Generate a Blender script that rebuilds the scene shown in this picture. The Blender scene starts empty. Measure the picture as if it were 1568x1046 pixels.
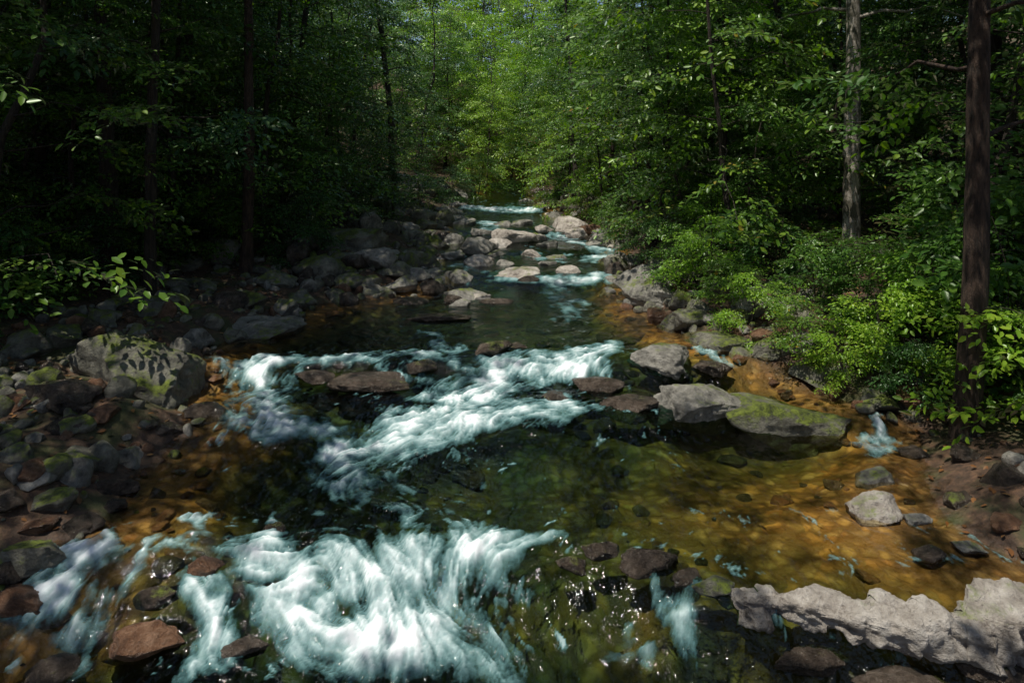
import bpy, bmesh, math, random, time
import numpy as np
from mathutils import Vector
T0=time.time()
rng=np.random.default_rng(11); random.seed(11)
sc=bpy.context.scene
# ---------------------------------------------------------------- utils
TAB=rng.random((256,256)); TAB3=rng.random((64,64,64))
def vn2(x,y):
    x=np.asarray(x,float)+500.; y=np.asarray(y,float)+500.
    xi=np.floor(x).astype(int); yi=np.floor(y).astype(int); fx=x-xi; fy=y-yi
    fx=fx*fx*(3-2*fx); fy=fy*fy*(3-2*fy)
    a=TAB[xi&255,yi&255]; b=TAB[(xi+1)&255,yi&255]; c=TAB[xi&255,(yi+1)&255]; d=TAB[(xi+1)&255,(yi+1)&255]
    return (a*(1-fx)+b*fx)*(1-fy)+(c*(1-fx)+d*fx)*fy
def fbm2(x,y,o=4):
    s=0;a=.5;t=0
    for i in range(o):
        s=s+a*vn2(np.asarray(x)*2**i+17*i,np.asarray(y)*2**i-9*i); t+=a; a*=.5
    return s/t
def vn3(p):
    p=p+200.; i=np.floor(p).astype(int); f=p-i; f=f*f*(3-2*f); r=0
    for dx in (0,1):
        for dy in (0,1):
            for dz in (0,1):
                w=(f[:,0] if dx else 1-f[:,0])*(f[:,1] if dy else 1-f[:,1])*(f[:,2] if dz else 1-f[:,2])
                r=r+w*TAB3[(i[:,0]+dx)&63,(i[:,1]+dy)&63,(i[:,2]+dz)&63]
    return r
def S(t):
    t=np.clip(t,0,1); return t*t*(3-2*t)
def make_mesh(name,verts,faces,mats,mat_idx=None,smooth=True,attrs=None):
    me=bpy.data.meshes.new(name)
    verts=np.asarray(verts,np.float32).reshape(-1,3); faces=np.asarray(faces,np.int32)
    n,k=faces.shape
    me.vertices.add(len(verts)); me.vertices.foreach_set("co",verts.ravel())
    me.loops.add(n*k); me.loops.foreach_set("vertex_index",faces.ravel())
    me.polygons.add(n); me.polygons.foreach_set("loop_start",np.arange(0,n*k,k,dtype=np.int32))
    for m in mats: me.materials.append(m)
    if mat_idx is not None: me.polygons.foreach_set("material_index",np.asarray(mat_idx,np.int32))
    me.polygons.foreach_set("use_smooth",np.full(n,smooth,dtype=bool))
    if attrs:
        for a,v in attrs.items():
            at=me.attributes.new(a,'FLOAT','POINT'); at.data.foreach_set("value",np.asarray(v,np.float32).ravel())
    me.update(calc_edges=True)
    return me
def add_obj(name,me,parent=None,loc=(0,0,0)):
    o=bpy.data.objects.new(name,me); sc.collection.objects.link(o); o.location=loc
    if parent: o.parent=parent
    return o
# ---------------------------------------------------------------- camera (level, with a lens shift down, so trunks stay upright)
CAMH=3.4; LENS=24.0; HOR=243.
cam=bpy.data.cameras.new("camera"); cam.lens=LENS; cam.sensor_width=36; cam.clip_end=1500; cam.clip_start=.05
cam.shift_y=-(523-HOR)/1568.
co=bpy.data.objects.new("camera",cam); sc.collection.objects.link(co)
co.location=(0,0,CAMH); co.rotation_euler=(math.radians(90),0,0); sc.camera=co
F=LENS/36*1568
def ray(u,v):
    return np.array([(u-784)/F,1.,(HOR-v)/F])
# ---------------------------------------------------------------- stream long profile
def Zw(x,y):
    x=np.asarray(x,float); y=np.asarray(y,float)
    wob=(vn2(x*1.1+3,y*.15)-.5)
    r=S((x-.5)/1.1)
    T1=6.25-.75*r-.45*S((x-2)/2.)+.35*wob; w1=1.15-.6*r
    z=-.55+.05*S((y-2)/3)+.5*S((y-(T1-w1))/w1)
    L2=7.6+.5*S((x-1)/1.5)+.5*wob
    z=z+.05*S((y-6.6)/1.2)+.18*S((y-L2)/.9)+.27*S((y-(9.35+.5*wob))/.75)
    z=z+.2*S((y-14.6-.8*wob)/1.8)+.12*S((y-18.5-wob)/1.)+.22*S((y-22)/1.6)+.32*S((y-27.3-wob)/2.6)+.035*np.clip(y-30,0,60)
    return z
def on_plane(u,v):
    d=ray(u,v); z=0.
    for _ in range(12):
        t=(CAMH-z)/(-d[2]); p=d*t; z=.5*z+.5*float(Zw(p[0],p[1]))
    return p[0],p[1],t
left=[(-330,1046),(-60,1000),(40,945),(60,885),(120,848),(205,790),(240,720),(335,665),(300,625),(305,575),(345,530),(425,502),(495,468),(600,455),(655,430),(640,395),(670,352),(680,326),(695,308)]
right=[(835,308),(855,330),(925,352),(955,385),(965,420),(950,455),(990,485),(1045,520),(1135,545),(1200,585),(1300,625),(1378,655),(1392,720),(1410,790),(1500,850),(1720,930)]
poly=[(-5.6,0),(-5.2,3.0)]+[on_plane(u,v)[:2] for u,v in left]+[(-1.6,42),(-3.2,52),(-6,62),(-2,64),(.6,52),(1.6,42)]+[on_plane(u,v)[:2] for u,v in right]
poly=poly+[(6.3,3.0),(6.6,0)]
P=np.array(poly)
def sdf(x,y):
    x=np.asarray(x,float); y=np.asarray(y,float); d=np.full(x.shape,1e9); ins=np.zeros(x.shape,bool)
    n=len(P)
    for i in range(n):
        ax,ay=P[i]; bx,by=P[(i+1)%n]
        ex,ey=bx-ax,by-ay; wx,wy=x-ax,y-ay
        t=np.clip((wx*ex+wy*ey)/(ex*ex+ey*ey+1e-9),0,1)
        d=np.minimum(d,(wx-ex*t)**2+(wy-ey*t)**2)
        c=((ay>y)!=(by>y))
        xx=(bx-ax)*(y-ay)/(by-ay+1e-12)+ax
        ins^=(c&(x<xx))
    d=np.sqrt(d); return np.where(ins,-d,d)
def terrain(x,y,sd=None):
    x=np.asarray(x,float); y=np.asarray(y,float)
    if sd is None: sd=sdf(x,y)
    zw=Zw(x,y)
    dep=.05+.38*S(-sd/1.3)
    shal=np.exp(-(((x-3.2)/1.9)**2+((y-6.5)/1.4)**2)); dep=dep*(1-.68*shal)
    ins=-dep+.10*(fbm2(x*2.2,y*2.2,3)-.5)
    s=np.maximum(sd,0)
    lw=np.where(x<0,1.,0.)
    bank=-.05+.30*S(s/1.1)+.10*np.minimum(s,6)+.42*np.maximum(0,s-np.where(lw>0,6.,9.))
    bank=bank+.45*(fbm2(x*.5+7,y*.5,4)-.5)*S(s/2)+.12*(fbm2(x*2.,y*2.,3)-.5)
    h=zw+np.where(sd<0,ins,bank)
    h=h+.06*np.clip(y-46,0,80)*S((y-46)/10)
    h=np.where(h>14,14+.1*(h-14),h)
    return h
def hit(u,v):
    d=ray(u,v); t=np.linspace(3.2,70,2600)
    X=d[0]*t; Y=d[1]*t; Z=CAMH+d[2]*t
    sd=sdf(X,Y); h=np.where(sd<0,Zw(X,Y),terrain(X,Y,sd))
    k=np.argmax(Z<h) if (Z<h).any() else len(t)-1
    return X[k],Y[k],float(h[k]),t[k]
# ---------------------------------------------------------------- materials
def newmat(name):
    m=bpy.data.materials.new(name); m.use_nodes=True; nt=m.node_tree; nt.nodes.clear()
    out=nt.nodes.new("ShaderNodeOutputMaterial"); return m,nt,out
def N(nt,t,**k):
    n=nt.nodes.new(t)
    for a,b in k.items(): setattr(n,a,b)
    return n
def ramp(nt,src,stops,interp='LINEAR'):
    r=N(nt,"ShaderNodeValToRGB"); r.color_ramp.interpolation=interp
    e=r.color_ramp.elements
    while len(e)<len(stops): e.new(.5)
    for el,(p,c) in zip(e,stops):
        el.position=p; el.color=(c[0],c[1],c[2],1) if len(c)==3 else c
    nt.links.new(src,r.inputs[0]); return r.outputs[0]
def mixc(nt,f,a,b,mode='MIX'):
    m=N(nt,"ShaderNodeMix",data_type='RGBA',blend_type=mode)
    for s,i in ((f,0),(a,6),(b,7)):
        if hasattr(s,'links'): nt.links.new(s,m.inputs[i])
        else: m.inputs[i].default_value=s if i==0 else (s[0],s[1],s[2],1)
    return m.outputs[2]
def math_(nt,op,a,b=None,clamp=False):
    m=N(nt,"ShaderNodeMath",operation=op,use_clamp=clamp)
    for s,i in ((a,0),(b,1)):
        if s is None: continue
        if hasattr(s,'links'): nt.links.new(s,m.inputs[i])
        else: m.inputs[i].default_value=s
    return m.outputs[0]
def noise(nt,vec,scale,detail=6,rough=.6):
    n=N(nt,"ShaderNodeTexNoise"); n.inputs["Scale"].default_value=scale; n.inputs["Detail"].default_value=detail; n.inputs["Roughness"].default_value=rough
    nt.links.new(vec,n.inputs["Vector"]); return n.outputs["Fac"]
def bump(nt,h,strength,dist,nrm=None):
    b=N(nt,"ShaderNodeBump"); b.inputs["Strength"].default_value=strength; b.inputs["Distance"].default_value=dist
    nt.links.new(h,b.inputs["Height"])
    if nrm is not None: nt.links.new(nrm,b.inputs["Normal"])
    return b.outputs[0]
def rock_mat(name,c0,c1,c2,moss,rough,mosscol=(.085,.12,.018)):
    m,nt,out=newmat(name); g=N(nt,"ShaderNodeNewGeometry"); pos=g.outputs["Position"]
    n1=noise(nt,pos,2.6,4,.68); n2=noise(nt,pos,11,6,.78); n3=noise(nt,pos,1.9,5,.62)
    mx=math_(nt,'ADD',math_(nt,'MULTIPLY',n1,.5),math_(nt,'MULTIPLY',n2,.5))
    col=ramp(nt,mx,[(.38,c0),(.5,c1),(.62,c2)])
    sx=N(nt,"ShaderNodeSeparateXYZ"); nt.links.new(g.outputs["Normal"],sx.inputs[0])
    mf=math_(nt,'ADD',math_(nt,'MULTIPLY',sx.outputs[2],.2),math_(nt,'ADD',n3,math_(nt,'MULTIPLY',n2,.5)))
    mf=math_(nt,'MULTIPLY',math_(nt,'SUBTRACT',mf,1.12-moss),7.,True)
    mc=mixc(nt,ramp(nt,n2,[(.38,(0,0,0)),(.62,(1,1,1))]),(mosscol[0]*.3,mosscol[1]*.3,mosscol[2]*.4),(mosscol[0]*1.9,mosscol[1]*1.7,mosscol[2]*1.4))
    col=mixc(nt,mf,col,mc)
    p=N(nt,"ShaderNodeBsdfPrincipled"); nt.links.new(col,p.inputs["Base Color"])
    rr=math_(nt,'ADD',math_(nt,'MULTIPLY',mf,.3),rough,True); nt.links.new(rr,p.inputs["Roughness"])
    b=bump(nt,n1,.6,.12); b=bump(nt,n2,1.,.07,b); nt.links.new(b,p.inputs["Normal"])
    nt.links.new(p.outputs[0],out.inputs[0]); return m
M_MOSSY=rock_mat("mossy_stone",(.045,.043,.035),(.15,.145,.115),(.30,.285,.23),.29,.6)
M_GREY=rock_mat("grey_stone",(.06,.057,.05),(.22,.21,.185),(.40,.38,.34),.17,.5)
M_PALE=rock_mat("pale_stone",(.12,.10,.085),(.38,.34,.30),(.60,.56,.51),.10,.45)
M_WET=rock_mat("wet_stone",(.016,.013,.010),(.06,.045,.034),(.14,.11,.088),.11,.18)
M_RED=rock_mat("brown_stone",(.04,.02,.012),(.14,.07,.038),(.27,.16,.10),.05,.3)
RM={'m':M_MOSSY,'g':M_GREY,'p':M_PALE,'w':M_WET,'r':M_RED}
def ground_mat():
    m,nt,out=newmat("ground_soil_and_bed"); g=N(nt,"ShaderNodeNewGeometry"); pos=g.outputs["Position"]
    a=N(nt,"ShaderNodeAttribute",attribute_name="sd")
    n1=noise(nt,pos,1.2,5,.6); n2=noise(nt,pos,11,7,.7)
    vo=N(nt,"ShaderNodeTexVoronoi"); vo.inputs["Scale"].default_value=6.5
    wp=N(nt,"ShaderNodeVectorMath",operation='ADD'); nn=N(nt,"ShaderNodeTexNoise"); nn.inputs["Scale"].default_value=4; nt.links.new(pos,nn.inputs["Vector"])
    sc_=N(nt,"ShaderNodeVectorMath",operation='SCALE'); sc_.inputs["Scale"].default_value=.3; nt.links.new(nn.outputs["Color"],sc_.inputs[0])
    nt.links.new(pos,wp.inputs[0]); nt.links.new(sc_.outputs[0],wp.inputs[1]); nt.links.new(wp.outputs[0],vo.inputs["Vector"])
    sr=N(nt,"ShaderNodeSeparateColor"); nt.links.new(vo.outputs["Color"],sr.inputs[0])
    cell=ramp(nt,sr.outputs[0],[(0,(.26,.12,.04)),(.3,(.60,.35,.12)),(.55,(.42,.30,.12)),(.8,(.18,.13,.06)),(1,(.72,.48,.22))])
    cell=mixc(nt,ramp(nt,vo.outputs["Distance"],[(.25,(0,0,0)),(.55,(.85,.85,.85))]),cell,(.07,.04,.015))
    bed=mixc(nt,math_(nt,'MULTIPLY',n2,.5),cell,(.40,.21,.06))
    bed=mixc(nt,1.,bed,ramp(nt,n1,[(.35,(.5,.52,.5)),(.6,(1,1,1))]),'MULTIPLY')
    soil=ramp(nt,math_(nt,'ADD',math_(nt,'MULTIPLY',n1,.3),math_(nt,'MULTIPLY',n2,.7)),[(.35,(.028,.018,.011)),(.5,(.07,.04,.024)),(.62,(.16,.088,.05)),(.72,(.22,.14,.09))])
    soil=mixc(nt,ramp(nt,n1,[(.5,(0,0,0)),(.6,(.75,.75,.75))]),soil,(.035,.052,.013))
    f=ramp(nt,a.outputs["Fac"],[(0,(0,0,0)),(.2,(1,1,1))])
    col=mixc(nt,f,bed,soil)
    p=N(nt,"ShaderNodeBsdfPrincipled"); nt.links.new(col,p.inputs["Base Color"])
    nt.links.new(ramp(nt,a.outputs["Fac"],[(.1,(.35,.35,.35)),(.6,(.9,.9,.9))]),p.inputs["Roughness"])
    b=bump(nt,vo.outputs["Distance"],.6,.04); b=bump(nt,n2,.8,.05,b); nt.links.new(b,p.inputs["Normal"])
    nt.links.new(p.outputs[0],out.inputs[0]); return m
M_GROUND=ground_mat()
def leaf_mat(name,stops,trans=.38):
    m,nt,out=newmat(name); a=N(nt,"ShaderNodeAttribute",attribute_name="lr")
    oi=N(nt,"ShaderNodeObjectInfo")
    f=math_(nt,'ADD',math_(nt,'MULTIPLY',a.outputs["Fac"],.65),math_(nt,'MULTIPLY',oi.outputs["Random"],.35))
    col=ramp(nt,f,stops)
    p=N(nt,"ShaderNodeBsdfDiffuse"); nt.links.new(col,p.inputs["Color"])
    t=N(nt,"ShaderNodeBsdfTranslucent"); tc=mixc(nt,1.,col,(1.9,2.0,.6),'MULTIPLY'); nt.links.new(tc,t.inputs[0])
    mx=N(nt,"ShaderNodeMixShader"); mx.inputs[0].default_value=trans
    nt.links.new(p.outputs[0],mx.inputs[1]); nt.links.new(t.outputs[0],mx.inputs[2])
    gl=N(nt,"ShaderNodeBsdfGlossy"); gl.inputs["Roughness"].default_value=.34; gl.inputs["Color"].default_value=(.9,1,.85,1)
    fr=N(nt,"ShaderNodeFresnel"); fr.inputs["IOR"].default_value=1.33
    m2=N(nt,"ShaderNodeMixShader"); nt.links.new(fr.outputs[0],m2.inputs[0]); nt.links.new(mx.outputs[0],m2.inputs[1]); nt.links.new(gl.outputs[0],m2.inputs[2])
    nt.links.new(m2.outputs[0],out.inputs[0]); return m
M_LEAF=leaf_mat("green_leaves",[(0,(.022,.07,.010)),(.4,(.055,.135,.016)),(.75,(.11,.21,.02)),(.97,(.20,.29,.03)),(1,(.28,.14,.02))],.42)
M_LEAFB=leaf_mat("bright_leaves",[(0,(.08,.18,.015)),(.5,(.16,.30,.02)),(1,(.28,.38,.035))],.45)
M_LEAFD=leaf_mat("deep_green_leaves",[(0,(.013,.045,.011)),(.5,(.03,.085,.018)),(.97,(.06,.14,.022)),(1,(.28,.10,.02))],.33)
M_LITTER=leaf_mat("fallen_leaf",[(0,(.07,.03,.014)),(.5,(.18,.08,.03)),(.8,(.28,.15,.06)),(1,(.32,.26,.12))],.1)
def bark_mat(name,c0,c1,spots=None):
    m,nt,out=newmat(name); g=N(nt,"ShaderNodeNewGeometry"); mp=N(nt,"ShaderNodeMapping"); mp.inputs["Scale"].default_value=(1,1,.22)
    nt.links.new(g.outputs["Position"],mp.inputs[0])
    n=noise(nt,mp.outputs[0],22,6,.7); n2=noise(nt,g.outputs["Position"],3.2,5,.6)
    col=ramp(nt,n,[(.38,c0),(.62,c1)])
    if spots: col=mixc(nt,ramp(nt,n2,[(.47,(0,0,0)),(.53,(1,1,1))]),col,spots)
    p=N(nt,"ShaderNodeBsdfPrincipled"); nt.links.new(col,p.inputs["Base Color"]); p.inputs["Roughness"].default_value=.85
    nt.links.new(bump(nt,n,1.,.07),p.inputs["Normal"]); nt.links.new(p.outputs[0],out.inputs[0]); return m
M_BARK=bark_mat("dark_bark",(.012,.009,.007),(.06,.045,.033))
M_BARKR=bark_mat("brown_bark",(.014,.009,.006),(.09,.055,.038))
M_BIRCH=bark_mat("pale_bark",(.20,.17,.14),(.52,.47,.41),(.12,.11,.08))
def water_mat():
    m,nt,out=newmat("stream_water"); g=N(nt,"ShaderNodeNewGeometry"); pos=g.outputs["Position"]
    fo=N(nt,"ShaderNodeAttribute",attribute_name="foam").outputs["Fac"]
    dp=N(nt,"ShaderNodeAttribute",attribute_name="depth").outputs["Fac"]
    mp=N(nt,"ShaderNodeMapping"); mp.inputs["Scale"].default_value=(1,.55,1); nt.links.new(pos,mp.inputs[0])
    n1=noise(nt,mp.outputs[0],5.5,3,.5); n2=noise(nt,mp.outputs[0],20,3,.55)
    b=bump(nt,n1,.9,.07); b=bump(nt,n2,.8,.02,b)
    tint=ramp(nt,dp,[(0,(.96,.92,.83)),(.35,(.86,.82,.56)),(.8,(.42,.56,.36)),(1,(.16,.31,.28))])
    tr=N(nt,"ShaderNodeBsdfTransparent"); nt.links.new(tint,tr.inputs[0])
    gl=N(nt,"ShaderNodeBsdfGlossy"); gl.inputs["Roughness"].default_value=.05; nt.links.new(b,gl.inputs["Normal"])
    fr=N(nt,"ShaderNodeFresnel"); fr.inputs["IOR"].default_value=1.36; nt.links.new(b,fr.inputs["Normal"])
    mx=N(nt,"ShaderNodeMixShader"); nt.links.new(fr.outputs[0],mx.inputs[0]); nt.links.new(tr.outputs[0],mx.inputs[1]); nt.links.new(gl.outputs[0],mx.inputs[2])
    n4=noise(nt,pos,38,5,.7)
    p=N(nt,"ShaderNodeBsdfDiffuse"); nt.links.new(ramp(nt,fo,[(0,(.08,.25,.27)),(.35,(.22,.43,.45)),(.65,(.46,.62,.64)),(.98,(.78,.83,.86))]),p.inputs["Color"])
    ff=math_(nt,'ADD',fo,math_(nt,'MULTIPLY',math_(nt,'SUBTRACT',n4,.5),.45),True)
    ff=math_(nt,'MULTIPLY',ff,math_(nt,'MULTIPLY',fo,8.,True))
    m2=N(nt,"ShaderNodeMixShader"); nt.links.new(ramp(nt,ff,[(.03,(0,0,0)),(.4,(.38,.38,.38)),(.95,(.92,.92,.92))]),m2.inputs[0]); nt.links.new(mx.outputs[0],m2.inputs[1]); nt.links.new(p.outputs[0],m2.inputs[2])
    nt.links.new(m2.outputs[0],out.inputs[0]); return m
M_WATER=water_mat()
# ---------------------------------------------------------------- terrain sheet
def axis(lo,hi,c0,c1,d,g):
    a=list(np.arange(c0,c1,d)); s=d; x=a[-1]
    while x<hi: s*=g; x+=s; a.append(x)
    s=d; x=a[0]; b=[]
    while x>lo: s*=g; x-=s; b.append(x)
    return np.array(b[::-1]+a)
def grid_faces(nx,ny):
    i=np.arange(nx*ny).reshape(ny,nx); return np.stack([i[:-1,:-1],i[:-1,1:],i[1:,1:],i[1:,:-1]],-1).reshape(-1,4)
ax=axis(-160,160,-7.5,7.5,.06,1.06); ay=axis(-60,260,3.2,15,.06,1.03)
X,Y=np.meshgrid(ax,ay); sd=sdf(X,Y); Z=terrain(X,Y,sd)
me=make_mesh("ground",np.stack([X,Y,Z],-1),grid_faces(len(ax),len(ay)),[M_GROUND],attrs={"sd":np.clip(sd,-5,5)})
add_obj("ground",me)
# ---------------------------------------------------------------- water flow, foam
FO=[ # polylines of white water
 [(420,838,.22,.95),(470,870,.42,.97),(540,905,.5,1),(620,950,.42,.9),(700,1000,.28,.75),(770,1060,.22,.5)],
 [(650,838,.22,.9),(620,880,.4,.97),(640,940,.36,.85)],
 [(815,828,.2,.8),(745,850,.26,.9),(690,890,.33,.9),(700,950,.28,.6)],
 [(270,848,.12,.75),(335,838,.18,.85),(400,850,.25,.85),(450,890,.3,.8)],
 [(160,845,.12,.7),(105,885,.16,.8),(55,945,.18,.65),(30,1010,.18,.45)],
 [(330,870,.12,.6),(325,930,.17,.75),(300,1000,.18,.65),(290,1060,.16,.45)],
 [(480,930,.2,.65),(500,1010,.18,.45)],
 [(230,830,.1,.65),(200,890,.1,.55),(140,960,.12,.5),(120,1030,.13,.45)],
 [(945,868,.12,.7),(972,892,.15,.75)],[(1005,918,.1,.7),(1055,965,.16,.7)],[(940,985,.1,.55),(990,1030,.12,.5)],
 [(300,800,.07,.65),(330,812,.09,.65)],[(405,795,.06,.65),(440,803,.08,.65)],
 [(935,528,.2,.75),(885,550,.36,.95),(800,565,.42,1),(735,600,.48,1),(660,640,.5,.95),(590,672,.42,.9),(530,712,.36,.9),(520,765,.26,.55)],
 [(700,550,.2,.7),(600,545,.16,.7),(500,548,.16,.7),(430,555,.25,.8),(392,580,.33,.9),(400,620,.42,.92),(430,650,.33,.85),(500,665,.22,.6)],
 [(330,555,.12,.6),(380,575,.22,.75)],
 [(885,622,.3,.85),(800,630,.32,.95),(720,645,.38,.9),(640,670,.35,.8)],
 [(625,500,.12,.45),(670,520,.16,.6),(690,545,.16,.6)],[(590,560,.12,.55),(650,580,.12,.55),(700,590,.15,.65)],
 [(1070,538,.12,.75),(1110,553,.16,.7)],[(1338,640,.10,.85),(1345,668,.13,.85),(1350,700,.17,.6)],
 [(470,720,.15,.5),(540,770,.15,.4)],[(720,700,.2,.4),(700,780,.2,.35)],[(600,740,.25,.45),(640,800,.2,.45)],
 [(980,420,.3,.85),(920,427,.38,.9),(860,432,.35,.8),(850,450,.35,.6),(880,470,.4,.5),(870,495,.4,.35)],
 [(745,432,.25,.65),(800,428,.3,.75),(850,430,.3,.7)],
 [(715,317,.4,.95),(760,321,.5,1),(812,322,.4,.95)],
 [(850,362,.35,.8),(900,375,.4,.8),(930,392,.35,.8),(900,402,.3,.7)],[(810,392,.3,.6),(850,400,.3,.6)],
 [(700,405,.22,.65),(725,415,.25,.6)],[(735,340,.4,.85),(765,345,.4,.85),(740,355,.4,.6)],[(540,475,.1,.3),(600,468,.12,.3)]]
segs=[]
for pl in FO:
    w=[(*on_plane(u,v)[:2],r,i) for u,v,r,i in pl]
    for a,b in zip(w[:-1],w[1:]): segs.append((a,b))
def foam_field(x,y,vel=True):
    Fm=np.zeros(x.shape); vx=np.zeros(x.shape)-.0; vy=np.full(x.shape,-.35)
    for (ax_,ay_,ar,ai),(bx,by,br,bi) in segs:
        ex,ey=bx-ax_,by-ay_; l2=ex*ex+ey*ey+1e-9; wx,wy=x-ax_,y-ay_
        t=np.clip((wx*ex+wy*ey)/l2,0,1); d=np.sqrt((wx-ex*t)**2+(wy-ey*t)**2)
        r=ar+(br-ar)*t; i=ai+(bi-ai)*t
        Fm=np.maximum(Fm,i*np.exp(-(d/r)**2*.7))
        w=np.exp(-(d/(r*1.6))**2); l=math.sqrt(l2); vx+=w*ex/l; vy+=w*ey/l
    n=np.sqrt(vx*vx+vy*vy)+1e-6
    return Fm,vx/n,vy/n
gx0,gy0,gd=-8.,2.5,.016
nx,ny=int(16/gd),int(9/gd)
gx,gy=np.meshgrid(gx0+np.arange(nx)*gd,gy0+np.arange(ny)*gd)
cx_,cy_=gx[::2,::2],gy[::2,::2]
_,vxc,vyc=foam_field(cx_,cy_)
a=(fbm2(cx_*2.2,cy_*2.2,3)-.5)*3.6; vxc,vyc=vxc*np.cos(a)-vyc*np.sin(a),vxc*np.sin(a)+vyc*np.cos(a)
def near(img,x,y,d):
    i=np.clip(((x-gx0)/d).astype(np.int32),0,img.shape[1]-1); j=np.clip(((y-gy0)/d).astype(np.int32),0,img.shape[0]-1); return img[j,i]
nzc=vn2(gx*16,gy*16); nzf=.3*vn2(gx*34,gy*34)+.7*rng.random(gx.shape)
def lic(steps,step):
    A=np.zeros(gx.shape); B=np.zeros(gx.shape)
    for sg in (1,-1):
        px,py=gx.copy(),gy.copy()
        for k in range(steps):
            u=near(vxc,px,py,gd*2); v=near(vyc,px,py,gd*2); px+=sg*u*step; py+=sg*v*step
            A+=near(nzc,px,py,gd); 
            if k<steps*.6: B+=near(nzf,px,py,gd)
    A=(A-A.mean())/A.std(); B=(B-B.mean())/B.std(); return A,B
LA,LB=lic(11,.019)
def bil(img,x,y,d):
    fx=np.clip((x-gx0)/d,0,img.shape[1]-1.001); fy=np.clip((y-gy0)/d,0,img.shape[0]-1.001)
    i=fx.astype(int); j=fy.astype(int); fx-=i; fy-=j
    return (img[j,i]*(1-fx)+img[j,i+1]*fx)*(1-fy)+(img[j+1,i]*(1-fx)+img[j+1,i+1]*fx)*fy
def water_patch(x0,x1,y0,y1,dx,dy):
    x=np.arange(x0,x1+dx*.5,dx); y=np.linspace(y0,y1,int(round((y1-y0)/dy))+1)
    X,Y=np.meshgrid(x,y); sd=sdf(X,Y)
    wx=X+.3*(fbm2(X*3,Y*3,3)-.5)*2; wy=Y+.3*(fbm2(X*3+50,Y*3,3)-.5)*2
    Fm,_,_=foam_field(wx,wy)
    nr=1-S((Y-10.3)/1.)
    fa=(vn2(X*4,Y*1.6)-.5)*3.4; fb=(vn2(X*13,Y*4)-.5)*3.4
    A=bil(LA,X,Y,gd)*nr+fa*(1-nr); B=bil(LB,X,Y,gd)*nr+fb*(1-nr)
    st=.5*A+.8*B
    zb=Zw(X,Y); slope=np.clip((Zw(X,Y+.12)-Zw(X,Y-.12))/.24,0,1.2)
    turb=np.clip(Fm+slope*.8,0,1)
    lump=fbm2(X*2.3+4,Y*2.3,3)-.5
    rt=S((X-.3)/.8)*(1-S((Y-7)/1.))
    fast=np.maximum((1-S((Y-6.4)/.5))*(1-rt*.3),S((Y-7.)/.5)*(1-S((Y-10.2)/.4))*S((X+4)/.6)*(1-S((X-1.6)/.7)))
    fast=np.maximum(fast,S((Y-14.5)/2)*.8)
    Fe=Fm+slope*.14*(lump>.0)*(1-rt)
    Fc=np.clip(Fe,0,1)
    lump2=fbm2(X*5+14,Y*5,4)-.5
    foam=Fc*1.12-.33+st*.19*np.sqrt(Fc)+lump*.9*Fc+lump2*1.15*Fc
    wisps=np.clip(st*.45+lump2*3.-.8,0,.65)*fast
    foam=np.clip(np.maximum(foam,wisps),0,1)
    Z=zb+(.010*A+.005*B)*turb+(.006*A+.0025*B)*nr+.20*lump*np.clip(slope*1.5,0,1)+.05*lump2*turb+.03*Fm+.012*(fbm2(X*3,Y*1.5,3)-.5)
    dep=np.clip((Z-terrain(X,Y,sd))/.45,0,1)
    f=grid_faces(len(x),len(y)); keep=(sd.ravel()[f].min(1)<.5)
    return np.stack([X,Y,Z],-1).reshape(-1,3),f[keep],foam.ravel(),dep.ravel()
vs=[];fs=[];fm=[];dps=[];off=0
for a in [(-6.4,7.0,3.2,7.8,.017,.017),(-7.0,6.6,7.8,11.5,.024,.024),(-7.0,6.6,11.5,15.,.04,.04),(-8,8,15.,62.,.07,.10)]:
    v,f,o_,d_=water_patch(*a); vs.append(v); fs.append(f+off); fm.append(o_); dps.append(d_); off+=len(v)
me=make_mesh("stream_water",np.concatenate(vs),np.concatenate(fs),[M_WATER],attrs={"foam":np.concatenate(fm),"depth":np.concatenate(dps)})
add_obj("stream_water",me)
print("water",time.time()-T0)
# ---------------------------------------------------------------- rocks
def ico(sub):
    bm=bmesh.new(); bmesh.ops.create_icosphere(bm,subdivisions=sub,radius=1)
    v=np.array([x.co[:] for x in bm.verts]); f=np.array([[q.index for q in p.verts] for p in bm.faces]); bm.free(); return v,f
ICO={s:ico(s) for s in (3,4,5)}
def rock(sub,seed,cuts=11,rough=1.,freq=1.):
    r=np.random.default_rng(seed); v,f=ICO[sub]; p=v.copy()
    for k in range(cuts):
        n=r.normal(size=3); n[2]*=.8; n/=np.linalg.norm(n); o=r.uniform(.45,.85)
        d=p@n-o; p=p-np.outer(np.maximum(d,0)*.97,n)
    p/=np.abs(p).max(0)
    q=(p+r.uniform(0,40,3))*freq
    dn=(vn3(q*1.3)-.5)*.26+(vn3(q*3.1)-.5)*.16+(np.abs(vn3(q*5.5)-.5)-.25)*.16
    if sub>3: dn=dn+(np.abs(vn3(q*13)-.5)-.25)*.07+(vn3(q*28)-.5)*.025
    return p*(1+dn*rough)[:,None],f
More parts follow.
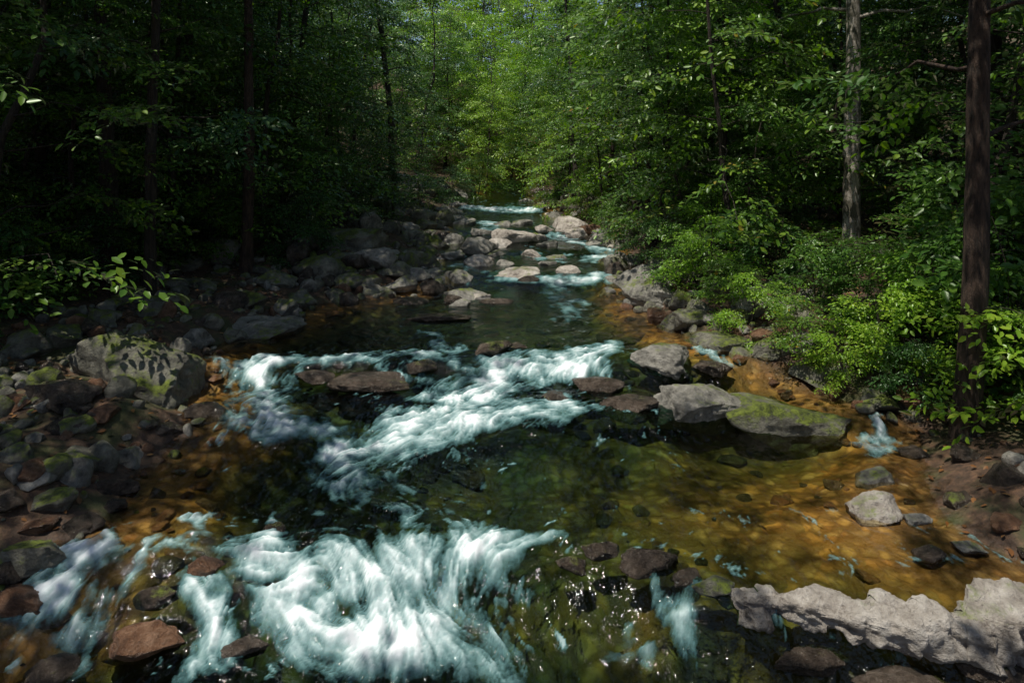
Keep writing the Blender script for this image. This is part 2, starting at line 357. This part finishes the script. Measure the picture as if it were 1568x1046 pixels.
ROCKS=[ # u,v centre, width, height in photograph units, kind
 (212,540,200,145,'m'),(95,588,125,62,'w'),(320,622,72,34,'w'),(35,525,85,60,'m'),(400,487,190,50,'g'),(300,515,60,40,'g'),(145,385,80,66,'g'),
 (540,362,120,58,'m'),(582,392,88,44,'g'),(490,405,76,48,'m'),(335,372,56,46,'m'),(265,460,74,46,'m'),(420,425,70,34,'m'),(455,452,60,26,'m'),(300,430,60,36,'m'),(350,455,70,30,'w'),
 (112,692,105,48,'m'),(192,692,74,30,'g'),(30,688,66,44,'m'),(175,737,74,50,'w'),(82,762,66,44,'m'),(35,838,125,80,'m'),(18,918,95,62,'r'),(98,643,95,36,'w'),(60,800,60,30,'r'),(10,760,60,34,'w'),(255,650,50,22,'w'),(170,770,60,24,'w'),
 (790,360,70,34,'p'),(735,376,62,34,'g'),(738,399,56,24,'p'),(800,411,96,24,'p'),(872,411,46,16,'p'),(712,445,80,32,'g'),(660,437,48,24,'w'),(612,434,66,32,'g'),(872,342,60,30,'p'),(712,338,40,18,'g'),
 (750,528,70,36,'w'),(660,482,120,16,'w'),(640,362,50,26,'g'),(690,365,44,24,'g'),(655,400,44,26,'m'),(575,440,60,26,'m'),(520,450,60,26,'m'),(905,352,44,24,'r'),(840,372,38,18,'g'),(808,426,36,14,'w'),(925,362,40,22,'p'),(705,462,40,16,'g'),
 (1000,437,135,78,'G'),(1062,482,95,36,'m'),(1165,462,95,54,'g'),(1215,470,70,40,'m'),(1020,540,112,40,'g'),(1100,518,120,34,'m'),(918,583,76,30,'w'),(1060,603,150,62,'g'),(1190,618,205,84,'m'),(965,612,112,34,'w'),(1118,408,50,44,'p'),(1378,388,110,70,'m'),
 (1330,765,92,56,'p'),(1342,722,70,32,'g'),(1405,792,44,26,'g'),(1420,842,50,30,'w'),(1482,832,50,34,'g'),(1352,612,64,32,'m'),(1425,598,100,44,'r'),(1540,720,70,50,'w'),(1470,760,60,34,'w'),(1540,790,60,36,'r'),(1260,560,90,40,'m'),(1180,520,80,34,'m'),(1240,520,60,30,'g'),(1480,690,60,36,'w'),(1400,690,50,26,'w'),
 (1095,890,70,40,'m'),(1240,1010,120,40,'w'),(1400,1040,190,60,'w'),(1530,1020,120,60,'w'),
 (570,578,140,30,'w'),(640,556,60,22,'w'),(850,602,80,22,'w'),(1000,845,95,44,'w'),(925,838,60,30,'w'),(205,970,140,62,'r'),(310,858,66,30,'r'),(425,806,40,20,'w'),(80,1015,110,50,'w'),(375,985,70,36,'w'),(880,862,60,30,'w'),(1055,880,50,32,'w'),(790,525,46,18,'w'),(480,572,60,20,'w'),(240,905,70,30,'w'),(560,430,50,26,'m'),(1045,455,50,36,'m'),
 (760,385,40,18,'g'),(815,388,40,16,'p'),(855,392,40,16,'g'),(690,388,40,22,'g'),(668,372,38,22,'m'),(770,342,36,12,'g'),(835,348,38,18,'p'),(700,322,30,12,'g'),(850,326,34,14,'g'),(885,356,44,24,'p'),(650,342,44,24,'m'),(620,350,50,28,'g'),(948,395,40,26,'g'),(965,400,44,30,'g'),(600,410,60,30,'m'),(635,418,50,26,'g'),(540,425,60,30,'m'),(380,455,70,34,'m'),(235,470,60,36,'m'),(760,460,50,12,'w'),(630,458,60,16,'w'),(160,480,70,40,'m'),(100,510,70,40,'m'),(200,450,60,36,'m'),
 (765,372,44,22,'p'),(820,362,40,18,'g'),(700,420,54,24,'g'),(770,402,36,14,'g'),(840,402,30,10,'g'),(675,340,34,18,'m'),(740,352,38,16,'g'),(800,340,34,12,'g'),(662,418,44,22,'g'),(690,456,34,16,'w'),(735,452,40,16,'p'),(915,372,34,18,'g'),(1090,560,60,24,'w'),(1130,480,60,30,'m'),(1060,420,50,34,'m'),(30,610,70,30,'r'),(150,625,60,26,'r'),(60,730,60,30,'g'),(120,800,70,30,'w'),(5,870,60,40,'w'),
]
for k,(u,v,w,h,kd) in enumerate(ROCKS):
    x,y,z,t=hit(u,v+h*.28)
    dep=t
    sx=w/F*dep*.5; ha=h/F*dep*.5
    th=math.atan2(CAMH-z,y)
    sy=min(sx*.8,ha/max(math.tan(th),.05)*.8)
    sy=max(sy,sx*.45)
    sz=max(ha-sy*math.tan(th)*.45,.5*ha)
    flat=w/h>2.1
    if flat: sz*=1.3
    sub=5 if w>90 else 4
    p,f=rock(sub,777 if kd=='G' else 100+k,cuts=13)
    ca=(k*37%11-5)*.05
    p=p*np.array([sx*1.04,sy,sz*1.3]); R=np.array([[math.cos(ca),-math.sin(ca),0],[math.sin(ca),math.cos(ca),0],[0,0,1]]); p=p@R.T
    me=make_mesh("boulder",p,f,[RM[kd.lower()]])
    add_obj("boulder",me,loc=(x,y,z-sz*.25 if flat else z+sz*.1))
# long pale ledge that dams the pool: one low rock body with slanting joints
LP=[(1085,893),(1130,915),(1190,940),(1250,960),(1320,975),(1390,985),(1450,980),(1510,965),(1580,958),(1680,960),(1800,970)]
NL=520
lp=np.array([on_plane(u,v)[:2] for u,v in LP]); ls=np.linspace(0,len(lp)-1,NL); lx=np.interp(ls,range(len(lp)),lp[:,0]); ly=np.interp(ls,range(len(lp)),lp[:,1])
ly=ly+.14*(fbm2(ls*1.5,ls*0,3)-.5)
nsx=140; th=np.arange(nsx)/nsx*2*math.pi
wd=.09+.08*vn2(ls*1.3,ls*0+3)+.12*S((ls-6)/2); hg=.09+.05*vn2(ls*1.1+9,ls*0)+.06*S((ls-6)/2)
end=np.clip(np.minimum(ls,10-ls)*1.0,0.02,1)**.5; wd*=end; hg*=end
tx=np.gradient(lx); ty=np.gradient(ly); tl=np.hypot(tx,ty); nx_,ny_=-ty/tl,tx/tl
cs=np.sign(np.cos(th))*np.abs(np.cos(th))**.5; sn=np.sign(np.sin(th))*np.abs(np.sin(th))**.5
V=np.stack([lx[:,None]+nx_[:,None]*wd[:,None]*cs, ly[:,None]+ny_[:,None]*wd[:,None]*cs, -.05+hg[:,None]*sn+.12*wd[:,None]*cs],-1)
q=V.reshape(-1,3); cen=np.repeat(np.stack([lx,ly,lx*0-.05],-1),nsx,0)
sk=q[:,0]+q[:,1]*1.3+q[:,2]*1.1
jn=sk*2.6+vn3(q*1.5)*2.2; blk=np.floor(jn).astype(int); fr_=jn-blk
step_=(TAB[(blk*13)&255,9]-.5)*.7+(fr_-.5)*.35
dn=1+step_+(vn3(q*3)-.5)*.5+(np.abs(vn3(q*8)-.5)-.25)*.7+(vn3(q*19)-.5)*.25+(np.abs(vn3(q*38)-.5)-.25)*.14
q=cen+(q-cen)*dn[:,None]
i=np.arange(NL*nsx).reshape(NL,nsx); j=np.roll(i,-1,1); f=np.stack([i[:-1],i[1:],j[1:],j[:-1]],-1).reshape(-1,4)
add_obj("rock_ledge",make_mesh("rock_ledge",q,f,[M_PALE]))
SM=[rock(3,900+i,cuts=10) for i in range(12)]
def stone_mass(name,n,xr,yr,sdr,size,mats,seed,zsq=.6,grow=.03):
    r=np.random.default_rng(seed); V=[];Fc=[];MI=[];off=0
    x=r.uniform(*xr,n*8); y=r.uniform(*yr,n*8); s=sdf(x,y); ok=(s>sdr[0])&(s<sdr[1])&(np.abs(x)<.8*y+2)
    cl=fbm2(x*.9,y*.9,2); ok&=(cl+r.random(len(x))*.5>.6)
    x,y,s=x[ok][:n],y[ok][:n],s[ok][:n]; z=terrain(x,y,s)
    for i in range(len(x)):
        p,f=SM[r.integers(12)]; a=size*math.exp(float(np.clip(r.normal()*.6,-1.2,.95)))*(.7+grow*y[i]); ang=r.uniform(0,6.28)
        q=p*np.array([a,a*r.uniform(.6,.95),a*r.uniform(.4,.8)*zsq/.6]); R=np.array([[math.cos(ang),-math.sin(ang),0],[math.sin(ang),math.cos(ang),0],[0,0,1]])
        q=q@R.T+np.array([x[i],y[i],z[i]+a*.12]); V.append(q); Fc.append(f+off); off+=len(p); MI.append(np.full(len(f),r.integers(len(mats))))
    add_obj(name,make_mesh(name,np.concatenate(V),np.concatenate(Fc),mats,np.concatenate(MI)))
stone_mass("bank_stones",1100,(-9,8),(4.2,16),(.0,3.),.085,[M_MOSSY,M_WET,M_MOSSY,M_RED,M_GREY,M_MOSSY],1,.8)
stone_mass("far_bank_stones",850,(-12,10),(14,36),(-.3,4.),.16,[M_MOSSY,M_MOSSY,M_WET,M_GREY],2,.8,.02)
stone_mass("stream_bed_stones",800,(-6,6),(3.8,15),(-3,-.0),.08,[M_RED,M_WET,M_RED],3,.4)
stone_mass("streambed_cobbles",330,(-5,5),(14.5,32),(-3,-.2),.19,[M_WET,M_GREY,M_PALE,M_GREY],4,.65,.01)
print("rocks",time.time()-T0)
# ---------------------------------------------------------------- foliage
LV=np.array([[0,0,0],[.3,.25,.04],[.7,.2,.02],[1,0,-.08],[.7,-.2,.02],[.3,-.25,.04]])
LF=np.array([[0,5,4,3],[0,3,2,1]])
def leaves_from(pos,ang,size,tilt,r):
    n=len(pos); d=np.stack([np.cos(ang),np.sin(ang),r.normal(-.15,tilt,n)],-1); d/=np.linalg.norm(d,axis=1)[:,None]
    up=np.stack([r.normal(0,tilt,n),r.normal(0,tilt,n),np.ones(n)],-1)
    s=np.cross(up,d); s/=np.linalg.norm(s,axis=1)[:,None]; nn=np.cross(d,s)
    return pos[:,None,:]+size[:,None,None]*(LV[None,:,0,None]*d[:,None]+LV[None,:,1,None]*s[:,None]+LV[None,:,2,None]*nn[:,None])
def spray(L,leaf,seed,tilt=.42):
    r=np.random.default_rng(seed); pos=[];ang=[]
    nt_=9
    for i in range(nt_):
        s=.08+.9*i/(nt_-1); sg=1 if i%2 else -1
        b=np.array([L*s,L*.05*math.sin(s*5),-.14*L*s*s]); l=L*.55*(1-.62*s)*r.uniform(.75,1.2); a=sg*r.uniform(.6,1.05)
        if i==nt_-1: a=0
        m=max(2,int(l/(leaf*.5)))
        for j in range(m):
            q=(j+.6)/m; pos.append(b+np.array([math.cos(a)*l*q,math.sin(a)*l*q,-.12*l*q*q+r.normal(0,.012)])); ang.append(a+(1 if j%2 else -1)*r.uniform(.4,1.1) if j<m-1 else a)
    pos=np.array(pos); ang=np.array(ang); return leaves_from(pos,ang,leaf*r.uniform(.7,1.2,len(pos)),tilt,r)
def tube(pts,rad,ns):
    pts=np.asarray(pts,float); rad=np.asarray(rad,float); n=len(pts); t=np.gradient(pts,axis=0); t/=np.linalg.norm(t,axis=1)[:,None]
    ref=np.array([0,1.,0]) if abs(t[0][1])<.9 else np.array([1.,0,0])
    a=np.cross(t,ref); a/=np.linalg.norm(a,axis=1)[:,None]; b=np.cross(t,a)
    th=np.arange(ns)/ns*2*math.pi
    v=pts[:,None]+rad[:,None,None]*(np.cos(th)[None,:,None]*a[:,None]+np.sin(th)[None,:,None]*b[:,None])
    i=np.arange(n*ns).reshape(n,ns); j=np.roll(i,-1,1)
    return v.reshape(-1,3),np.stack([i[:-1],j[:-1],j[1:],i[1:]],-1).reshape(-1,4)
def rotm(yaw,pitch,roll):
    cy,sy,cp,sp,cr,sr=math.cos(yaw),math.sin(yaw),math.cos(pitch),math.sin(pitch),math.cos(roll),math.sin(roll)
    return np.array([[cy,-sy,0],[sy,cy,0],[0,0,1]])@np.array([[cp,0,sp],[0,1,0],[-sp,0,cp]])@np.array([[1,0,0],[0,cr,-sr],[0,sr,cr]])
def tree_mesh(name,seed,h,r0,first,nl,ll,leaf,sprL,nsp,up=.25,droop=.35,lean=.3,leafmat=None,bark=None,stems=1,ns=8,shape=.5,flare=1.5,wob=.1):
    r=np.random.default_rng(seed); V=[];Fq=[];MI=[];LR=[];off=0
    SPR=[spray(sprL,leaf,seed*10+i) for i in range(5)]
    def put(v,f,mi,lr=None):
        nonlocal off
        V.append(v); Fq.append(f+off); off+=len(v); MI.append(np.full(len(f),mi)); LR.append(np.full(len(v),.5) if lr is None else lr)
    for sidx in range(stems):
        la=r.uniform(0,6.28); nk=14 if ns<12 else 60; k=np.linspace(0,1,nk); ln=lean*(1 if stems==1 else 2.5)
        wc=r.normal(0,wob,(14,2)).cumsum(0)*h*.04; w=np.stack([np.interp(k,np.linspace(0,1,14),wc[:,c]) for c in (0,1)],-1)
        if nk>20:
            ker=np.ones(7)/7; w=np.stack([np.convolve(np.pad(w[:,c],3,'edge'),ker,'valid') for c in (0,1)],-1)
        w=w-w[0]
        tp=np.stack([math.cos(la)*ln*k**1.3*h*.15+w[:,0],math.sin(la)*ln*k**1.3*h*.15+w[:,1],k*h-.25],-1)
        tr=r0*(1-.82*k)*(1+(flare-1)*np.exp(-k*h/.35))
        v,f=tube(tp,tr,ns); 
        if ns>10: v=v+ (np.repeat(tr,ns)*.4*(vn3(v*np.array([9,9,1.6]))-.5))[:,None]*np.array([1,1,0])
        put(v,f,0)
        for i in range(nl//stems):
            fr=(i+r.random())/(nl/stems); z=first+(h-first)*fr; kk=min(z/h,.99); b=np.array([np.interp(kk,k,tp[:,0]),np.interp(kk,k,tp[:,1]),z-.25])
            az=i*2.4+r.uniform(-.5,.5)
            l=ll*(1-shape*fr)*r.uniform(.6,1.15); s=np.linspace(0,1,6); u_=up+r.normal(0,.15)
            lp=np.stack([b[0]+math.cos(az)*l*s,b[1]+math.sin(az)*l*s,b[2]+u_*l*s-droop*l*s*s],-1); lp[1:-1]+=r.normal(0,.03*l,(4,3))
            v,f=tube(lp,np.maximum(r0*.24*(1-.9*s)*(1-.5*fr),.006),5); put(v,f,0)
            for j in range(nsp):
                q=r.uniform(.22,1)**.8; b2=np.array([np.interp(q,s,lp[:,c]) for c in range(3)])+r.normal(0,.06*l,3)*np.array([1,1,.8])
                R=rotm(az+r.uniform(-1.2,1.2),r.uniform(-.1,.5),r.normal(0,.3))*r.uniform(.7,1.25)
                sp=SPR[r.integers(5)]; v=(sp.reshape(-1,3)@R.T)+b2
                n=len(sp); f=(LF[None]+6*np.arange(n)[:,None,None]).reshape(-1,4)
                put(v,f,1,np.repeat(np.clip(r.normal(.5,.22,n)+r.normal(0,.1),0,1),6))
    return make_mesh(name,np.concatenate(V),np.concatenate(Fq),[bark or M_BARK,leafmat or M_LEAF],np.concatenate(MI),smooth=True,attrs={"lr":np.concatenate(LR)})
UND=[tree_mesh("understory",20+i,7.5+i*.6,.07,.8,30,2.6,.11,.85,6,lean=.9,leafmat=[M_LEAF,M_LEAFD][i%2],wob=.25) for i in range(6)]
BRT=[tree_mesh("understory_bright",40+i,7.,.06,.6,30,2.5,.115,.85,6,lean=.9,leafmat=[M_LEAFB,M_LEAF,M_LEAFB][i%3],wob=.25) for i in range(3)]
SHR=[tree_mesh("shrub",60+i,2.0,.022,.15,24,1.1,.085,.55,5,stems=3,lean=.5,leafmat=[M_LEAF,M_LEAFB,M_LEAFD][i%3],ns=6) for i in range(3)]
print("trees",time.time()-T0)
def place(name,me,x,y,s=1.,rz=None,parent=None):
    z=float(terrain(np.array([x]),np.array([y]))[0])
    o=add_obj(name,me,parent,(x,y,z-.05)); o.scale=(s,s,s*random.uniform(.9,1.1)); o.rotation_euler=(0,0,random.uniform(0,6.28) if rz is None else rz); return o
TALL=[(165,428,24,15,M_BARK,'oak_tree'),(228,455,17,13,M_BARK,'oak_tree'),(378,415,17,14,M_BARKR,'oak_tree'),(1478,665,36,15,M_BARKR,'oak_tree'),(1303,415,25,16,M_BIRCH,'birch_tree'),
 (1085,335,17,15,M_BARK,'oak_tree'),(970,350,11,13,M_BARK,'maple_tree'),(992,356,8,11,M_BARKR,'maple_tree'),(1140,330,14,15,M_BARK,'oak_tree'),(888,322,8,12,M_BARK,'maple_tree'),(1008,372,7,9,M_BARK,'maple_tree'),
 (1415,345,20,16,M_BARK,'oak_tree'),(1215,340,12,14,M_BARK,'maple_tree'),(605,322,11,15,M_BARK,'oak_tree'),(440,345,11,15,M_BARK,'oak_tree'),(290,360,13,15,M_BARK,'oak_tree'),(60,400,16,14,M_BARK,'oak_tree'),(930,330,7,11,M_BARKR,'maple_tree'),(1530,380,18,15,M_BARK,'oak_tree')]
for k,(u,v,w,h,bk,nm) in enumerate(TALL):
    x,y,z,t=hit(u,v); r0=w/F*t*.5
    big=w>15
    me=tree_mesh(nm,200+k,h,r0*1.1,(3.3 if u in (1478,165,228) else 5.0 if u==1303 else 6.5) if big else 3.5,18,2.4,.13,1.0,6,up=.3,lean=.08 if big else .6,leafmat=M_LEAFD if x<0 or u==1478 else M_LEAF,bark=bk,ns=16,flare=1.35,wob=.06 if big else .14)
    add_obj(nm,me,loc=(x,y,z))
BX,BY,_,_=hit(1303,415)
def sightline(x,y): return abs(x-.497*y)<2.2 and y<BY+.8
forest=bpy.data.objects.new("background_forest",None); sc.collection.objects.link(forest)
pts=[];tries=0
while len(pts)<185 and tries<20000:
    tries+=1
    y=random.uniform(9,62); x=random.uniform(-.8*y-3,.8*y+3)
    s=float(sdf(np.array([x]),np.array([y]))[0])
    if s<(3.6 if x<0 else 2.2) and y<46: continue
    if s>20 or sightline(x,y): continue
    if y<14 and abs(x)<7.5: continue
    dmin=1.5+.035*y
    if any((x-a)**2+(y-b)**2<dmin**2 for a,b in pts): continue
    pts.append((x,y))
for x,y in pts:
    me=random.choice(BRT) if (-3<x<9 and random.random()<.6 and y>14) else random.choice(UND)
    place("understory_tree",me,x,y,random.uniform(.85,1.35),parent=forest)
for x,y,s in [(-1.5,46,1.5),(2,48,1.6),(-5,50,1.7),(6,50,1.7),(0,54,1.8),(-9,56,1.9),(9,56,1.9),(4,58,2.),(-4,60,2.1),(0,66,2.4),(6,66,2.3),(-9,68,2.4),(3,75,2.6),(-4,76,2.8),(11,72,2.6)]:
    place("understory_tree",random.choice(BRT),x,y,s,parent=forest)
for k in range(34):
    place("distant_tree",random.choice(BRT+UND),-56+k*3.4+random.uniform(-1,1),random.uniform(84,110),random.uniform(2.7,3.5),parent=forest)
for u,v,s,br in [(930,335,.75,1),(880,315,.8,1),(1000,355,.7,1),(1060,380,.65,0),(1130,400,.6,1),(600,330,.7,0),(520,345,.7,0),(430,360,.7,0),(740,292,.9,1),(800,288,1.,1),(850,300,.8,1),(330,365,.7,0),(200,385,.75,0),(90,395,.75,0),(20,420,.75,0),(480,360,.5,0)]:
    x,y,z,t=hit(u,v); place("beech_tree",random.choice(BRT if br else UND),x,y,s)
for k,(u,v,s) in enumerate([(1040,440,.7),(1090,445,.8),(1180,440,.9),(1250,470,.7),(1400,520,.8),(1500,520,1.1),(1100,400,1.),(1000,395,.7),(950,372,.7),(905,335,.9),(1440,440,1.2),(1540,600,.9),(1200,400,.9),(690,312,1.),(640,325,1.),(560,335,1.),(60,420,1.),(130,440,.8),(20,470,.9),(250,400,.9),(330,385,.9),(450,385,.8),(730,300,1.2),(870,305,1.2),(1560,480,1.2),(1120,470,.5),(1290,575,.45),(1400,610,.45),(1320,480,.7),(1150,500,.5),(1230,540,.5),(1360,560,.6)]):
    x,y,z,t=hit(u,v); place("shrub",SHR[(0,1,2,0,1)[k%5]] if u>850 else SHR[(0,2)[k%2]],x,y,s)
SAP=[tree_mesh("maple_sapling",80+i,2.4,.025,.5,16,1.2,.15,.8,4,stems=2,lean=.6,leafmat=[M_LEAFB,M_LEAF,M_LEAFD][i],ns=6) for i in range(3)]
for (x,y,s,m_) in [(6.0,7.4,.7,0),(6.6,8.6,.9,1),(5.6,9.2,.55,0),(7.6,10.2,1.1,1),(-8.6,10.8,.9,2),(-8.0,9.6,.6,2)]:
    place("maple_sapling",SAP[m_],x,y,s)
n=18000; r=np.random.default_rng(5); x=r.uniform(-14,14,n); y=r.uniform(4,24,n); s=sdf(x,y); ok=s>.15; x,y,s=x[ok],y[ok],s[ok]
pos=np.stack([x,y,terrain(x,y,s)+.015],-1); v=leaves_from(pos,r.uniform(0,6.28,len(x)),r.uniform(.05,.10,len(x)),.25,r)
f=(LF[None]+6*np.arange(len(x))[:,None,None]).reshape(-1,4)
add_obj("fallen_leaves",make_mesh("fallen_leaves",v,f,[M_LITTER],attrs={"lr":np.repeat(r.random(len(x)),6)}))
# ---------------------------------------------------------------- unseen high canopy, added to shade the stream, gaps shaped for sun patches
TS=Vector((-.27,-.22,.93)).normalized()
OPEN=[(1.,26,5.5,14,.985),(4.6,11,3.4,4.,.88),(-.6,5.8,1.8,1.0,.9),(3.0,7.0,2.6,1.5,.92),(3.0,5.2,2.2,.8,.9),(-.3,8.9,3.,1.7,.9),(-5.2,9.4,1.7,1.3,.75),(-3.6,16.5,3,4,.85),(4.2,6.2,1.8,1.1,.88),(1.,13.5,2.6,3.,.85),(9,18,4,6,.75),(1,42,8,14,.97),(-3.4,5.8,1.6,.9,.7),(6.,7.8,1.6,1.6,.85),(-9,26,3,6,.5),(-4,7.6,1.2,.9,.6),(6.2,13.6,3,2.5,.95)]  # ground patches kept clear of added clumps so the sun reaches them
def openness(x,y):
    o=.2 if y<12 else (.12 if x<0 else .16)
    for cx,cy,rx,ry,a in OPEN:
        d=((x-cx)/rx)**2+((y-cy)/ry)**2
        o=max(o,a*(1-float(S((math.sqrt(d)-.75)/.5))))
    return o
def clump(seed):  # loose leaf clump without a trunk, used out of view to block sun
    r=np.random.default_rng(seed); V=[];LR=[]
    SP=[spray(1.0,.19,seed*7+i) for i in range(3)]
    for k in range(11):
        R=rotm(r.uniform(0,6.28),r.uniform(-.2,.4),r.normal(0,.3)); sp=SP[r.integers(3)]
        V.append(sp.reshape(-1,3)@R.T+np.array([r.normal(0,.42),r.normal(0,.42),r.normal(0,.25)])); LR.append(np.repeat(r.random(len(sp)),6))
    V=np.concatenate(V); n=len(V)//6; f=(LF[None]+6*np.arange(n)[:,None,None]).reshape(-1,4)
    return make_mesh("shade_clump_leaves",V,f,[M_LEAFD],attrs={"lr":np.concatenate(LR)})
CL=[clump(300+i) for i in range(5)]
canopy=bpy.data.objects.new("shade_canopy",None); sc.collection.objects.link(canopy)
cnt=0
for k in range(2000):
    gx_=random.uniform(-19,16); gy_=random.uniform(0,46)
    if random.random()<openness(gx_,gy_): continue
    z=9.0+.26*max(gy_,0)+random.uniform(0,2.5); tt=(z-.3)/TS.z
    o=add_obj("shade_clump",random.choice(CL),canopy,(gx_+TS.x*tt,gy_+TS.y*tt,z)); s=random.uniform(.65,1.15); o.scale=(s,s,s); o.rotation_euler=(0,0,random.uniform(0,6.28)); cnt+=1  # added clump, set up the sun ray from the ground it shades
# small unseen leaf clumps added above the pool to break the sun into flecks
for k in range(34):
    gx_=random.uniform(.6,5.6); gy_=random.uniform(5.6,8.6); z=random.uniform(8.0,9.5); tt=z/TS.z
    o=add_obj("sun_fleck_clump",random.choice(CL),canopy,(gx_+TS.x*tt,gy_+TS.y*tt,z)); s=random.uniform(.2,.34); o.scale=(s,s,s); o.rotation_euler=(0,0,random.uniform(0,6.28))
print("canopy",cnt,time.time()-T0)
# ---------------------------------------------------------------- light
sun=bpy.data.lights.new("sun",'SUN'); sun.energy=5.0; sun.angle=math.radians(.5); sun.color=(1,.94,.82)
so=bpy.data.objects.new("sun",sun); sc.collection.objects.link(so); so.rotation_euler=TS.to_track_quat('Z','Y').to_euler(); so.location=(-10,-8,40)
w=bpy.data.worlds.new("World"); sc.world=w; w.use_nodes=True; nt=w.node_tree
bg=nt.nodes["Background"]; sk=nt.nodes.new("ShaderNodeTexSky"); sk.sky_type='NISHITA'; sk.sun_disc=False
sk.sun_elevation=math.asin(TS.z); sk.sun_rotation=math.atan2(TS.x,TS.y); nt.links.new(sk.outputs[0],bg.inputs[0]); bg.inputs[1].default_value=.12
sc.view_settings.view_transform='Standard'; sc.view_settings.look='None'; sc.view_settings.exposure=0
print("done",time.time()-T0)
